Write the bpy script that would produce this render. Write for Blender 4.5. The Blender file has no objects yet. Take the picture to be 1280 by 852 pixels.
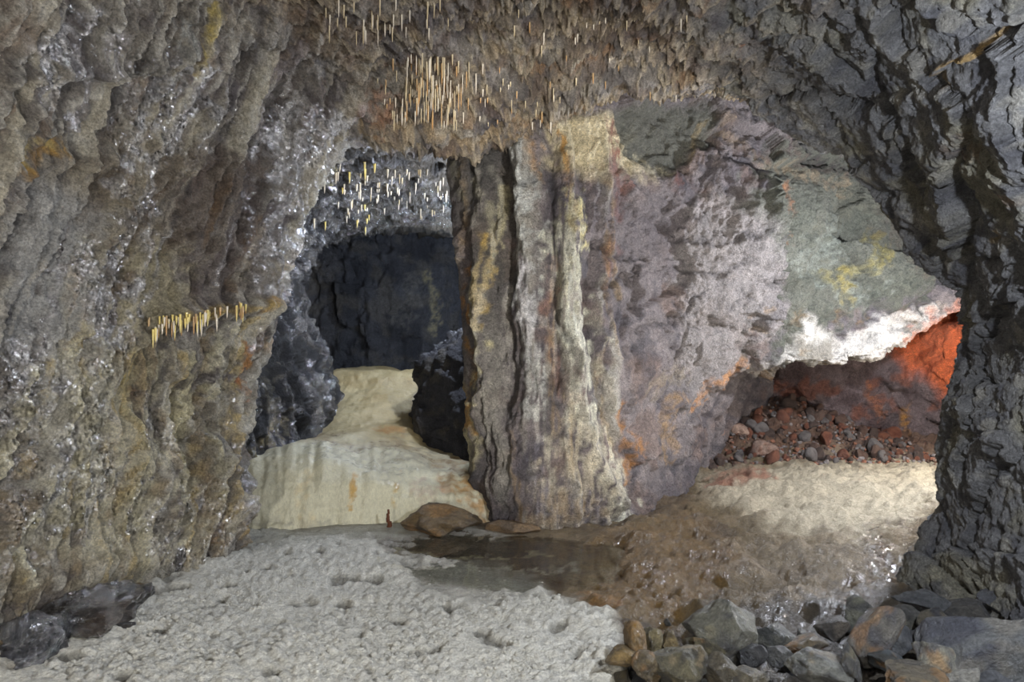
import bpy, math, random
import numpy as np
random.seed(7); rng = np.random.default_rng(7)
C = bpy.context.scene.collection
SC = bpy.context.scene
F = 900.0; CX, CY, CZ = 640.0, 426.0, 1.5      # focal length in px of the 1280x852 frame, eye height

# ------------------------------------------------------------------ camera, world, lights, exposure
cam = bpy.data.objects.new('camera', bpy.data.cameras.new('camera')); C.objects.link(cam)
cam.location = (0, 0, CZ); cam.rotation_euler = (math.pi/2, 0, 0)
cam.data.sensor_width = 36; cam.data.lens = F/1280*36; cam.data.clip_start = .05
SC.camera = cam
W = bpy.data.worlds.new('world'); SC.world = W; W.use_nodes = True
bg = W.node_tree.nodes['Background']; bg.inputs[0].default_value = (.78, .85, 1, 1); bg.inputs[1].default_value = .2
SC.view_settings.view_transform = 'Standard'; SC.view_settings.look = 'None'
SC.view_settings.gamma = 1; SC.view_settings.use_curve_mapping = False
SC.view_settings.exposure = 1.28

def at(px, py, d):
    return ((px-CX)/F*d, d, CZ+(CY-py)/F*d)
def lamp(name, loc, watts, col, radius=.05, spot=None, target=None, blend=.6):
    l = bpy.data.lights.new(name, 'SPOT' if spot else 'POINT'); l.energy = watts; l.color = col; l.shadow_soft_size = radius
    o = bpy.data.objects.new(name, l); C.objects.link(o); o.location = loc
    if spot:
        l.spot_size = math.radians(spot); l.spot_blend = blend
        from mathutils import Vector
        o.rotation_euler = (Vector(target)-Vector(loc)).to_track_quat('-Z', 'Y').to_euler()
    return o
lamp('camera_fill', (.75, -.5, 2.3), 95, (1, .95, .88), .10)  # general fill added near the camera, not a lamp of the cave
lamp('left_fill', (-1.3, .5, .8), 95, (1, .97, .93), .08)  # unseen fill added at left: brightens the arch, rakes the left wall
lamp('glint_fill', (1.75, 1.75, 2.0), 150, (.82, .88, 1), .035)  # unseen light added at right to raise glints on the left wall
lamp('pillar_fill', (1.5, 2.0, .6), 380, (1, .97, .93), .06, 62, at(740, 330, 6.2))  # unseen frontal light added to brighten the pillar
lamp('behind_arch_lamp', (3.95, 5.9, 2.1), 230, (.84, .89, 1), .05)
lamp('tunnel_lamp', at(597, 300, 7.55), 56, (.74, .82, 1), .03)
lamp('deep_tunnel_lamp', at(590, 350, 9.6), 55, (.72, .82, 1), .08)
lamp('chamber_lamp', at(1290, 520, 7.0), 62, (1, .95, .88), .04)
lamp('orange_lamp', at(1275, 440, 8.3), 150, (1, .58, .26), .05, 80, at(1170, 430, 9.3))
lamp('red_lamp', at(835, 520, 9.0), 6, (1, .2, .06), .05)

# ------------------------------------------------------------------ noise
def _h(ix, iy, iz, s):
    h = (ix.astype(np.int64)*374761393 + iy.astype(np.int64)*668265263 + iz.astype(np.int64)*2147483647 + s*974634777) & 0xffffffff
    h = ((h ^ (h >> 13))*1274126177) & 0xffffffff
    h = ((h ^ (h >> 16))*2246822519) & 0xffffffff
    return (h ^ (h >> 15)) & 0xffffffff
def noise(P, s=0):
    P = np.asarray(P, dtype=np.float64); I = np.floor(P).astype(np.int64); f = P-I
    u = f*f*f*(f*(f*6-15)+10); r = np.zeros(len(P))
    for a in (0, 1):
        wx = u[:, 0] if a else 1-u[:, 0]
        for b in (0, 1):
            wy = u[:, 1] if b else 1-u[:, 1]
            for c in (0, 1):
                wz = u[:, 2] if c else 1-u[:, 2]
                h = _h(I[:, 0]+a, I[:, 1]+b, I[:, 2]+c, s)
                gx = (h & 1023)/511.5-1; gy = ((h >> 10) & 1023)/511.5-1; gz = ((h >> 20) & 1023)/511.5-1
                r += wx*wy*wz*(gx*(f[:, 0]-a)+gy*(f[:, 1]-b)+gz*(f[:, 2]-c))
    return r*1.3
def fbm(P, sc, o=4, s=0, g=.5, ridge=False):
    r = np.zeros(len(P)); a = 1.; P = np.asarray(P)*sc
    for k in range(o):
        n = noise(P+k*17.3, s+k)
        r += a*((1-2*np.abs(n)*1.6) if ridge else n); a *= g; P = P*2.03
    return r
def facet(P, sc, s=0, tilt=.5, off=.25):
    """broken rock: nearest cell -> tilted plane + offset. returns height, edge distance"""
    P = np.asarray(P)*sc; I = np.floor(P-.5).astype(np.int64)
    best = np.full(len(P), 9.); sec = np.full(len(P), 9.); val = np.zeros(len(P))
    for a in (0, 1):
        for b in (0, 1):
            for c in (0, 1):
                J = I+np.array([a, b, c]); h = _h(J[:, 0], J[:, 1], J[:, 2], s); h2 = _h(J[:, 0], J[:, 1], J[:, 2], s+91)
                q = J + .5 + .42*np.stack([(h & 1023)/511.5-1, ((h >> 10) & 1023)/511.5-1, ((h >> 20) & 1023)/511.5-1], 1)
                D = P-q; d = np.sqrt((D*D).sum(1))
                v = tilt*(D[:, 0]*((h2 & 1023)/511.5-1)+D[:, 1]*(((h2 >> 10) & 1023)/511.5-1)+D[:, 2]*(((h2 >> 20) & 1023)/511.5-1))+off*(((h2 >> 5) & 1023)/511.5-1)
                m = d < best
                sec = np.where(m, best, np.minimum(sec, d)); val = np.where(m, v, val); best = np.where(m, d, best)
    return val, sec-best
def sst(a, b, x):
    t = np.clip((x-a)/(b-a), 0, 1); return t*t*(3-2*t)
def lin(c):
    c = np.array(c, float)/255.; return np.where(c < .04045, c/12.92, ((c+.055)/1.055)**2.4)
def dpoly(Q, pts):
    """distance to polyline, signed side"""
    best = np.full(len(Q), 1e9); side = np.ones(len(Q)); pts = np.array(pts, float)
    if len(pts) == 1:
        return np.hypot(Q[:, 0]-pts[0, 0], Q[:, 1]-pts[0, 1]), side
    for a, b in zip(pts[:-1], pts[1:]):
        ab = b-a; t = np.clip(((Q-a)@ab)/(ab@ab), 0, 1); D = Q-a-t[:, None]*ab
        d = np.hypot(D[:, 0], D[:, 1]); m = d < best
        side = np.where(m, np.sign(ab[0]*(Q[:, 1]-a[1])-ab[1]*(Q[:, 0]-a[0])), side); best = np.where(m, d, best)
    return best, side
def inpoly(Q, pts, soft):
    pts = list(pts); n = len(pts); ins = np.zeros(len(Q), bool)
    for i in range(n):
        x1, y1 = pts[i]; x2, y2 = pts[(i+1) % n]
        if y1 == y2: continue
        c = ((y1 > Q[:, 1]) != (y2 > Q[:, 1])) & (Q[:, 0] < (x2-x1)*(Q[:, 1]-y1)/(y2-y1)+x1); ins ^= c
    d, _ = dpoly(Q, pts+[pts[0]])
    return sst(-soft, soft, np.where(ins, d, -d))

# ------------------------------------------------------------------ surface patches
def cr(t, n):
    i = np.clip(np.floor(t).astype(int), 0, n-2); f = t-i
    idx = np.clip(np.stack([i-1, i, i+1, i+2], 1), 0, n-1); M = np.zeros((len(t), n))
    w = np.stack([-.5*f+f*f-.5*f**3, 1-2.5*f*f+1.5*f**3, .5*f+2*f*f-1.5*f**3, -.5*f*f+.5*f**3], 1)
    for k in range(4): np.add.at(M, (np.arange(len(t)), idx[:, k]), w[:, k])
    return M
def project(P):
    y = np.maximum(P[:, 1], .3); return np.stack([CX+P[:, 0]/y*F, CY-(P[:, 2]-CZ)/y*F], 1)
def dense(ctrl, px_step=2.5, mx=90):
    """ctrl: rows x cols x 3 world points -> dense grid"""
    Cg = np.array(ctrl, float); R, K, _ = Cg.shape
    pr = project(Cg.reshape(-1, 3)).reshape(R, K, 2); vis = lambda p: np.clip(p, [-60, -60], [1340, 912])
    def params(axis):
        A = vis(pr) if axis == 0 else vis(pr).transpose(1, 0, 2); Wd = Cg if axis == 0 else Cg.transpose(1, 0, 2)
        ts = []
        for i in range(A.shape[0]-1):
            L = np.percentile(np.hypot(*(A[i+1]-A[i]).T), 85); L3 = np.max(np.linalg.norm(Wd[i+1]-Wd[i], axis=1))
            n = int(min(mx, max(L/px_step, min(L3/.12, 12), 2))); ts += list(i+np.arange(n)/n)
        return np.array(ts+[A.shape[0]-1.])
    tr, tc = params(0), params(1)
    G = np.einsum('ar,rkx,bk->abx', cr(tr, R), Cg, cr(tc, K))
    return G, tr, tc
def normals(G):
    du = np.gradient(G, axis=0); dv = np.gradient(G, axis=1); n = np.cross(du, dv)
    return n/np.maximum(np.linalg.norm(n, axis=2, keepdims=True), 1e-9)

def put_attr(me, col, wet):
    a = me.color_attributes.new('Col', 'FLOAT_COLOR', 'POINT')
    a.data.foreach_set('color', np.concatenate([col, wet[:, None]], 1).astype(np.float32).ravel())
def mesh_np(name, V, Q, mat, col=None, wet=None, smooth=True, parent=None):
    me = bpy.data.meshes.new(name); k = Q.shape[1]
    me.vertices.add(len(V)); me.vertices.foreach_set('co', np.asarray(V, np.float32).ravel())
    me.loops.add(Q.size); me.loops.foreach_set('vertex_index', Q.astype(np.int32).ravel())
    me.polygons.add(len(Q)); me.polygons.foreach_set('loop_start', np.arange(0, Q.size, k, dtype=np.int32))
    me.polygons.foreach_set('loop_total', np.full(len(Q), k, np.int32))
    me.polygons.foreach_set('use_smooth', np.full(len(Q), smooth))
    me.update(calc_edges=True); me.validate()
    if col is not None: put_attr(me, col, wet)
    me.materials.append(mat)
    o = bpy.data.objects.new(name, me); C.objects.link(o); o.parent = parent
    return o
def grid_quads(R, K, r0=0, r1=None, c0=0, c1=None, flip=False):
    r1 = R-1 if r1 is None else r1; c1 = K-1 if c1 is None else c1
    i, j = np.meshgrid(np.arange(r0, r1), np.arange(c0, c1), indexing='ij'); a = i*K+j
    q = np.stack([a, a+1, a+K+1, a+K], -1).reshape(-1, 4)
    return q[:, ::-1] if flip else q
def sub(V, col, wet, Q):
    u, inv = np.unique(Q, return_inverse=True); return V[u], col[u], wet[u], inv.reshape(Q.shape)
def struct(o, label, cat=None):
    o['kind'] = 'structure'; o['label'] = label; o['category'] = cat or 'rock wall'; return o

SURF = {}
def surf(name, px, py):
    V, pr = SURF[name]; d = (pr[:, 0]-px)**2+(pr[:, 1]-py)**2
    c = np.where(d < max(d.min()*3, 12))[0]; i = c[np.argmin(V[c, 1])]
    return V[i]

# stroke tools -------------------------------------------------------
class Field:
    def __init__(s, V, base, wet=.15):
        s.V = V; s.pr = project(V); s.N = len(V)
        n1 = fbm(V, 1.6, 3, 50); n2 = fbm(V+9, 1.6, 3, 60); m1 = fbm(V, 9, 3, 51); m2 = fbm(V+5, 9, 3, 52)
        s.w = s.pr+np.stack([n1, n2], 1)*14+np.stack([m1, m2], 1)*7
        s.edge = m1; s.fine = fbm(V, 14, 3, 53); s.w2 = s.pr+np.stack([n1, n2], 1)*14; s.V = V; s.col = np.tile(lin(base), (s.N, 1)); s.wet = np.full(s.N, wet); s.h = np.zeros(s.N)
    def tone(s, c, scale, lo, hi, seed, a=.7, stretch=(1, 1, 1)):
        n = fbm(s.V*np.array(stretch), scale, 4, seed); m = sst(lo, hi, n)*a
        s.col += (lin(c)-s.col)*m[:, None]; return m
    def near(s, pts, w):
        p = np.array(pts, float); k = np.where((s.w[:, 0] > p[:, 0].min()-w*2) & (s.w[:, 0] < p[:, 0].max()+w*2) & (s.w[:, 1] > p[:, 1].min()-w*2) & (s.w[:, 1] < p[:, 1].max()+w*2))[0]
        return k
    def stroke(s, pts, w, c=None, a=.8, wet=None, h=0, step=0, rough=.5, sm=False):
        k = s.near(pts, max(w, 8)*1.6)
        if len(k) == 0: return
        d, side = dpoly((s.w2 if sm else s.w)[k], pts); d2 = d+s.edge[k]*w*(.5 if sm else rough*1.6)
        m = (1-sst(w*.45, w, d2))*np.clip(.62+s.fine[k]*1.3, 0, 1)
        if c is not None: s.col[k] += (lin(c)-s.col[k])*(m*a)[:, None]
        if wet is not None: s.wet[k] += (wet-s.wet[k])*m
        if h:
            dh = dpoly(s.w2[k], pts)[0] if w >= 9 else d
            s.h[k] += h*np.exp(-(dh/w*1.6)**2)
        if step: s.h[k] += step*np.exp(-d/w*1.2)*(side > 0)
    def poly(s, pts, c=None, a=.8, wet=None, h=0, soft=12):
        k = s.near(pts, soft*2+20)
        if len(k) == 0: return
        m = inpoly(s.w[k]+s.edge[k][:, None]*soft, pts, soft)
        if c is not None: s.col[k] += (lin(c)-s.col[k])*(m*a)[:, None]
        if wet is not None: s.wet[k] += (wet-s.wet[k])*m
        if h: s.h[k] += h*m
        return k, m

# ------------------------------------------------------------------ materials
def rock_mat(name, scale=1., bump=.6, fine=1., var=.35, rdry=.82, rwet=.16, spec=.5, dist=.02, stretch=(1, 1, 1), spark=0., grain=60, crack=.72):
    m = bpy.data.materials.new(name); m.use_nodes = True; t = m.node_tree; N = t.nodes; L = t.links
    b = N['Principled BSDF']
    tc = N.new('ShaderNodeTexCoord'); mp = N.new('ShaderNodeMapping'); mp.inputs['Scale'].default_value = stretch
    L.new(tc.outputs['Object'], mp.inputs[0])
    at_ = N.new('ShaderNodeAttribute'); at_.attribute_name = 'Col'
    def nz(sc, det, rough=.6, kind='n', src=mp):
        n = N.new('ShaderNodeTexNoise' if kind == 'n' else 'ShaderNodeTexVoronoi')
        n.inputs['Scale'].default_value = sc*scale
        if kind == 'n': n.inputs['Detail'].default_value = det; n.inputs['Roughness'].default_value = rough
        L.new(src.outputs[0], n.inputs['Vector']); return n
    def mth(op, a, bb, c=None):
        x = N.new('ShaderNodeMath'); x.operation = op
        for i, v in enumerate((a, bb, c)):
            if v is None: continue
            if isinstance(v, (int, float)): x.inputs[i].default_value = v
            else: L.new(v, x.inputs[i])
        return x.outputs[0]
    n1 = nz(8, 12, .74); n2 = nz(30, 8, .78); n3 = nz(grain, 3, .6); v1 = nz(16, 0, kind='v')
    mr = N.new('ShaderNodeMapRange'); mr.inputs[1].default_value = .36; mr.inputs[2].default_value = .64
    mr.inputs[3].default_value = 1-var; mr.inputs[4].default_value = 1+var
    L.new(mth('ADD', mth('MULTIPLY', n1.outputs[0], .45), mth('MULTIPLY', n2.outputs[0], .55)), mr.inputs[0])
    cv = N.new('ShaderNodeTexVoronoi'); cv.feature = 'DISTANCE_TO_EDGE'; cv.inputs['Scale'].default_value = 9*scale
    wv = N.new('ShaderNodeVectorMath'); wv.operation = 'SCALE'; L.new(n1.outputs['Color'], wv.inputs[0]); wv.inputs['Scale'].default_value = .16
    wa = N.new('ShaderNodeVectorMath'); wa.operation = 'ADD'; L.new(wv.outputs[0], wa.inputs[0]); L.new(mp.outputs[0], wa.inputs[1]); L.new(wa.outputs[0], cv.inputs['Vector'])
    ck = N.new('ShaderNodeMapRange'); L.new(cv.outputs['Distance'], ck.inputs[0]); ck.inputs[1].default_value = .0; ck.inputs[2].default_value = .035; ck.inputs[3].default_value = crack; ck.inputs[4].default_value = 1
    n5 = nz(75, 4, .7); m5 = N.new('ShaderNodeMapRange'); L.new(n5.outputs[0], m5.inputs[0]); m5.inputs[1].default_value = .38; m5.inputs[2].default_value = .62; m5.inputs[3].default_value = 1-var*.6; m5.inputs[4].default_value = 1+var*.6
    mul = N.new('ShaderNodeVectorMath'); mul.operation = 'SCALE'
    L.new(at_.outputs['Color'], mul.inputs[0]); L.new(mth('MULTIPLY', mth('MULTIPLY', mr.outputs[0], ck.outputs[0]), m5.outputs[0]), mul.inputs['Scale'])
    L.new(mul.outputs[0], b.inputs['Base Color'])
    w = mth('MULTIPLY', at_.outputs['Alpha'], mth('ADD', n1.outputs[0], .5)); 
    wc = N.new('ShaderNodeClamp'); L.new(w, wc.inputs[0])
    r = N.new('ShaderNodeMapRange'); L.new(wc.outputs[0], r.inputs[0]); r.inputs[3].default_value = rdry; r.inputs[4].default_value = rwet
    L.new(r.outputs[0], b.inputs['Roughness']); b.inputs['Specular IOR Level'].default_value = spec
    hh = mth('ADD', mth('MULTIPLY', n1.outputs[0], 1.6), mth('ADD', mth('MULTIPLY', n2.outputs[0], .75*fine), mth('ADD', mth('MULTIPLY', n3.outputs[0], .32*fine), mth('MULTIPLY', v1.outputs['Distance'], -.35*fine))))
    bp = N.new('ShaderNodeBump'); bp.inputs['Strength'].default_value = bump; bp.inputs['Distance'].default_value = dist*3.2
    L.new(hh, bp.inputs['Height']); L.new(bp.outputs[0], b.inputs['Normal'])
    if spark:      # a skin of wet calcite crystals: each little facet has its own tilt
        cm = N.new('ShaderNodeMapRange'); L.new(at_.outputs['Alpha'], cm.inputs[0]); cm.inputs[1].default_value = .3; cm.inputs[2].default_value = 1.0
        vc = N.new('ShaderNodeTexVoronoi'); vc.inputs['Scale'].default_value = 74; mv = N.new('ShaderNodeMapping'); mv.inputs['Scale'].default_value = (1, 1, .55); L.new(tc.outputs['Object'], mv.inputs[0]); L.new(mv.outputs[0], vc.inputs['Vector'])
        s1 = N.new('ShaderNodeVectorMath'); s1.operation = 'SUBTRACT'; L.new(vc.outputs['Color'], s1.inputs[0]); s1.inputs[1].default_value = (.5, .5, .5)
        s2 = N.new('ShaderNodeVectorMath'); s2.operation = 'SCALE'; L.new(s1.outputs[0], s2.inputs[0]); L.new(mth('MULTIPLY', cm.outputs[0], 1.15), s2.inputs['Scale'])
        s3 = N.new('ShaderNodeVectorMath'); s3.operation = 'ADD'; L.new(s2.outputs[0], s3.inputs[0]); L.new(bp.outputs[0], s3.inputs[1])
        s4 = N.new('ShaderNodeVectorMath'); s4.operation = 'NORMALIZE'; L.new(s3.outputs[0], s4.inputs[0]); L.new(s4.outputs[0], b.inputs['Coat Normal'])
        t2 = N.new('ShaderNodeVectorMath'); t2.operation = 'SCALE'; L.new(s2.outputs[0], t2.inputs[0]); t2.inputs['Scale'].default_value = .42
        t3 = N.new('ShaderNodeVectorMath'); t3.operation = 'ADD'; L.new(t2.outputs[0], t3.inputs[0]); L.new(bp.outputs[0], t3.inputs[1])
        t4 = N.new('ShaderNodeVectorMath'); t4.operation = 'NORMALIZE'; L.new(t3.outputs[0], t4.inputs[0]); L.new(t4.outputs[0], b.inputs['Normal'])
        cw = mth('MULTIPLY', cm.outputs[0], spark); L.new(cw, b.inputs['Coat Weight']); b.inputs['Coat Roughness'].default_value = .17; b.inputs['Coat IOR'].default_value = 2.7
    return m
M_shell = rock_mat('wet_cave_rock', bump=1., spark=1., dist=.025, grain=70, var=.45)
M_pillar = rock_mat('flow_streaked_rock', bump=1., dist=.022, spark=.4, var=.45)
M_dark = rock_mat('dark_cave_rock', bump=.9, dist=.03, spark=.8)
M_flow = rock_mat('calcite_flowstone', bump=.5, fine=1.3, var=.14, rdry=.6, rwet=.2, dist=.014, spark=.6, stretch=(1, 1, .5), grain=110, crack=.97)
M_floor = rock_mat('crusted_floor', bump=.9, fine=1.6, var=.25, dist=.018, spark=.5, grain=90, crack=.9)
M_stone = rock_mat('rubble_stone', bump=.8, dist=.015, var=.35, spark=.4, grain=90)
M_straw = rock_mat('calcite_straw', bump=.3, var=.2, dist=.005, rdry=.5)
# ------------------------------------------------------------------ SHELL: left wall + ceiling + right arch
# columns follow the arch from left base over the roof to right base, rows run from behind the camera to the mouth
lip = [(290,720,5.0),(297,610,5.3),(303,510,5.45),(330,400,5.5),(352,310,5.6),(385,225,5.7),(432,172,5.75),(500,160,5.85),(575,165,5.95),(640,152,6.0),
       (700,140,5.95),(765,128,5.8),(850,112,5.6),(915,125,5.4),(985,160,5.2),(1062,207,5.0),(1122,282,4.9),(1180,345,4.8),(1216,398,4.7),(1200,480,4.6),(1180,570,4.6),(1163,660,4.5),(1135,760,4.3)]
m3  = [(215,770,4.5),(210,620,4.75),(215,500,4.8),(235,390,4.85),(262,290,4.9),(310,190,4.95),(372,100,4.95),(470,60,4.9),(550,45,4.95),(630,35,5.0),
       (710,30,4.95),(780,30,4.85),(850,35,4.7),(930,50,4.55),(1010,85,4.45),(1095,150,4.35),(1150,230,4.3),(1205,310,4.25),(1240,400,4.2),(1235,490,4.15),(1225,590,4.1),(1215,680,4.0),(1200,790,3.8)]
m2  = [(100,810,3.95),(100,650,4.15),(100,510,4.2),(110,390,4.2),(125,270,4.2),(160,150,4.15),(230,40,4.1),(330,-50,4.0),(450,-90,3.95),(560,-100,3.95),
       (680,-105,3.9),(790,-100,3.85),(880,-80,3.8),(980,-40,3.75),(1070,20,3.7),(1150,100,3.7),(1205,190,3.65),(1255,290,3.6),(1290,400,3.55),(1295,500,3.5),(1290,610,3.45),(1285,720,3.4),(1275,850,3.25)]
m1  = [(-80,920,3.1),(-70,730,3.35),(-60,560,3.4),(-50,400,3.4),(-35,250,3.35),(0,80,3.2),(80,-80,3.1),(200,-220,3.0),(350,-290,2.9),(500,-320,2.85),
       (670,-330,2.8),(830,-310,2.75),(960,-260,2.75),(1080,-180,2.75),(1190,-90,2.8),(1270,20,2.85),(1320,140,2.9),(1365,270,2.9),(1390,400,2.9),(1390,520,2.85),(1385,650,2.8),(1370,780,2.7),(1360,950,2.55)]
P_lip = [at(*p) for p in lip]; P3 = [at(*p) for p in m3]; P2 = [at(*p) for p in m2]; P1 = [at(*p) for p in m1]
def ring(y, sx=1.0, sz=1.0):
    out = []
    for p in P1: out.append((p[0]*sx, y, p[2]*sz if p[2] > 0 else p[2]))
    return out
Pw1 = []; Pw2 = []
for k, (x, y, z) in enumerate(P_lip):       # the rock turns the corner behind its edge
    if k <= 5:   Pw1.append((x-.30, y+.45, z)); Pw2.append((x-1.0, y+.9, z))
    elif k <= 12: Pw1.append((x, y+.6, z+.22)); Pw2.append((x, y+1.6, z+.5))
    else:
        a = min(1, (k-12)/5.)
        Pw1.append((x+.14+.22*a, y+.42, z+.16*(1-a)+.05)); Pw2.append((x+.5+.9*a, y+.8, z+.5*(1-a)+.1))
ctrl = [ring(-3.2, 1.05), ring(-1.0, 1.12), ring(1.2, 1.1), P1, P2, P3, P_lip, Pw1, Pw2]
G, tr, tc = dense(ctrl, 2.3)
Rn, Kn, _ = G.shape; Nn = normals(G)
cen = np.array([0, 3., 1.5]); sg = np.sign((Nn.reshape(-1, 3)*(cen-G.reshape(-1, 3))).sum(1)).mean(); Nn = Nn*(1 if sg > 0 else -1)
V0 = G.reshape(-1, 3); NV = Nn.reshape(-1, 3)
kcol = np.tile(tc, Rn); krow = np.repeat(tr, Kn)
leftw = 1-sst(5.5, 7.5, kcol); rightw = sst(11.6, 14.5, kcol); ceilw = np.clip(1-leftw-rightw, 0, 1)
FS = Field(V0, (140, 132, 122)); px, py = FS.pr.T
fx_ = fbm(np.stack([(px+.42*py)*.16, py*.022, px*0], 1), 1, 3, 54); FS.fine = FS.fine+(fx_*1.1-FS.fine*.4)*leftw
# colours
FS.tone((74, 68, 62), 1.5, -.05, .35, 1, .75); FS.tone((150, 142, 128), 2.6, .05, .5, 2, .7); FS.tone((130, 104, 74), 2.0, .08, .5, 3, .5)
FS.tone((88, 80, 84), 3.5, .05, .4, 4, .6)
ac = px+.42*py; fl = fbm(np.stack([ac*.022, py*.0035, np.zeros_like(px)], 1), 1, 4, 31); fl2 = fbm(np.stack([ac*.07, py*.007, np.zeros_like(px)+4], 1), 1, 3, 36)
flr = fbm(np.stack([ac*.05+2*fbm(V0, 2, 2, 37), py*.007, np.zeros_like(px)+9], 1), 1, 3, 38, .5, True)
def mixc(c, m): FS.col += (lin(c)-FS.col)*m[:, None]
mixc((206, 196, 170), sst(.02, .34, fl)*leftw*.7); mixc((196, 190, 172), sst(.12, .5, fl2)*leftw*.45); mixc((62, 56, 52), sst(.05, .45, -fl)*leftw*.7); mixc((222, 216, 200), sst(.85, 1.5, flr)*leftw*.6); mixc((70, 62, 58), sst(.25, -.6, flr)*leftw*.55)
# right arch: dark slate with olive tones
rc = np.tile(lin((112, 112, 112)), (len(px), 1)); n = fbm(V0, 1.8, 4, 71); n_ = fbm(V0, 4.5, 4, 72)
rc += (lin((128, 124, 104))-rc)*(sst(0, .4, n)*.8)[:, None]; rc += (lin((74, 75, 82))-rc)*(sst(0, .4, n_)*.7)[:, None]; rc += (lin((160, 156, 142))-rc)*(sst(.2, .5, fbm(V0, 6, 3, 73))*.5)[:, None]
FS.col += (rc-FS.col)*(sst(12, 13.4, kcol+fbm(V0, 2, 3, 8)*1.2))[:, None]
# ceiling warmth and light veins
vein = 1-sst(.0, .13, np.abs(fbm(V0*np.array([1, 1, 1.6]), 3.4, 4, 81)))
mixc((200, 182, 150), vein*ceilw*.75); mixc((128, 100, 72), sst(0, .5, fbm(V0, 5, 3, 82))*ceilw*.5)
fs = FS.stroke; fp = FS.poly
cream = (205, 192, 150); och = (196, 150, 62); pale = (214, 208, 192); org = (186, 112, 36); dk = (46, 44, 44); brn = (96, 70, 44)
# left wall colour
fp([(0,200),(150,170),(330,210),(270,300),(60,330),(0,300)], (112, 92, 60), .5, soft=30)
fp([(225,185),(330,190),(330,360),(240,380),(215,300)], (98, 84, 78), .65, soft=20)
fp([(150,300),(225,300),(220,640),(110,700),(60,700),(110,480)], (196,184,146), .6, soft=25)
fp([(0,250),(60,210),(110,300),(60,420),(0,440)], (168,166,160), .55, soft=22)
fp([(0,430),(60,440),(50,620),(0,700)], (150,146,138), .45, soft=20)
fp([(130,560),(225,540),(226,690),(120,712)], (214,202,160), .75, soft=16)
fs([(0,212),(38,186),(60,180)], 13, och, .8); fs([(0,195),(20,180),(50,178)], 7, (214,190,120), .7)
fs([(95,300),(70,400),(58,470),(35,620),(20,720)], 17, cream, .65); fs([(92,330),(78,420)], 20, och, .8)
fs([(100,480),(88,520),(72,600)], 12, och, .85); fs([(150,440),(165,500),(178,560)], 13, (206,184,116), .8); fs([(176,480),(182,510)], 6, org, .9)
fs([(168,545),(185,580),(190,640)], 24, (208,196,156), .8); fs([(158,590),(148,612)], 8, (200,150,50), .8)
fs([(258,0),(262,18),(250,55),(238,95)], 9, (204,180,90), .8); fs([(222,30),(215,90),(190,150)], 16, (176,176,168), .7)
fs([(250,470),(238,530),(232,600)], 18, (186,174,140), .6); fs([(300,400),(288,470),(280,540)], 14, (206,182,120), .7); fs([(306,385),(320,370)], 9, och, .8)
fs([(195,405),(230,385),(270,382),(305,378)], 10, (214,184,110), .8); fs([(300,430),(296,500)], 5, org, .7)
fs([(402,92),(392,118),(386,135)], 5, org, .95); fs([(380,60),(330,120),(322,160)], 14, (170,160,158), .7)
fs([(30,560),(24,640),(40,720)], 13, (128,78,34), .7); fs([(0,610),(6,640)], 10, org, .8); fs([(55,560),(45,700)], 10, (110,72,40), .6)
fs([(210,560),(240,600),(262,640)], 16, (190,150,90), .6); fs([(250,640),(262,672)], 14, (196,140,60), .8); fs([(290,640),(298,668)], 12, (216,180,110), .9)
fp([(220,480),(290,520),(296,620),(240,600)], (132,122,98), .6, soft=14)
fp([(-20,640),(110,700),(60,760),(-20,780)], (160,146,116), .6, soft=16)
fs([(170,225),(195,260),(235,240)], 12, (60,56,56), .6); fs([(0,85),(150,90),(200,60)], 12, (66,62,60), .5); fs([(170,400),(180,440),(235,430)], 20, (96,88,84), .6)
fs([(0,330),(20,350),(0,400)], 18, (60,60,66), .6); fs([(0,470),(15,500)], 18, (56,56,66), .6)
fs([(355,300),(330,390),(318,450)], 7, (214,186,150), .7)
fp([(120,470),(225,520),(228,690),(120,715),(70,700),(90,560)], (222,214,188), .75, soft=18); fp([(40,440),(110,420),(100,600),(30,740),(10,700)], (204,198,178), .65, soft=18); fp([(0,220),(110,250),(100,420),(0,430)], (190,188,182), .6, soft=18)
for P_, a_ in [([(-30,420),(70,430),(110,560),(90,690),(-30,760)], .8), ([(90,300),(150,300),(140,480),(90,600),(70,450)], .8), ([(225,600),(300,650),(240,710),(170,710)], 1.), ([(140,620),(220,620),(200,700),(60,720),(60,600)], .55), ([(300,160),(430,110),(400,220),(330,380),(300,300)], .8), ([(150,60),(270,60),(230,230),(130,260)], .6), ([(40,20),(140,10),(110,90),(40,90)], .6), ([(230,480),(300,500),(296,620),(250,610)], .5)]:
    fp(P_, None, 0, wet=a_, soft=14)
FS.wet *= np.clip(.6+1.6*fbm(V0*np.array([1, 1, .35]), 6, 3, 57)+1.1*fx_, .05, 1.3)
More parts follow.
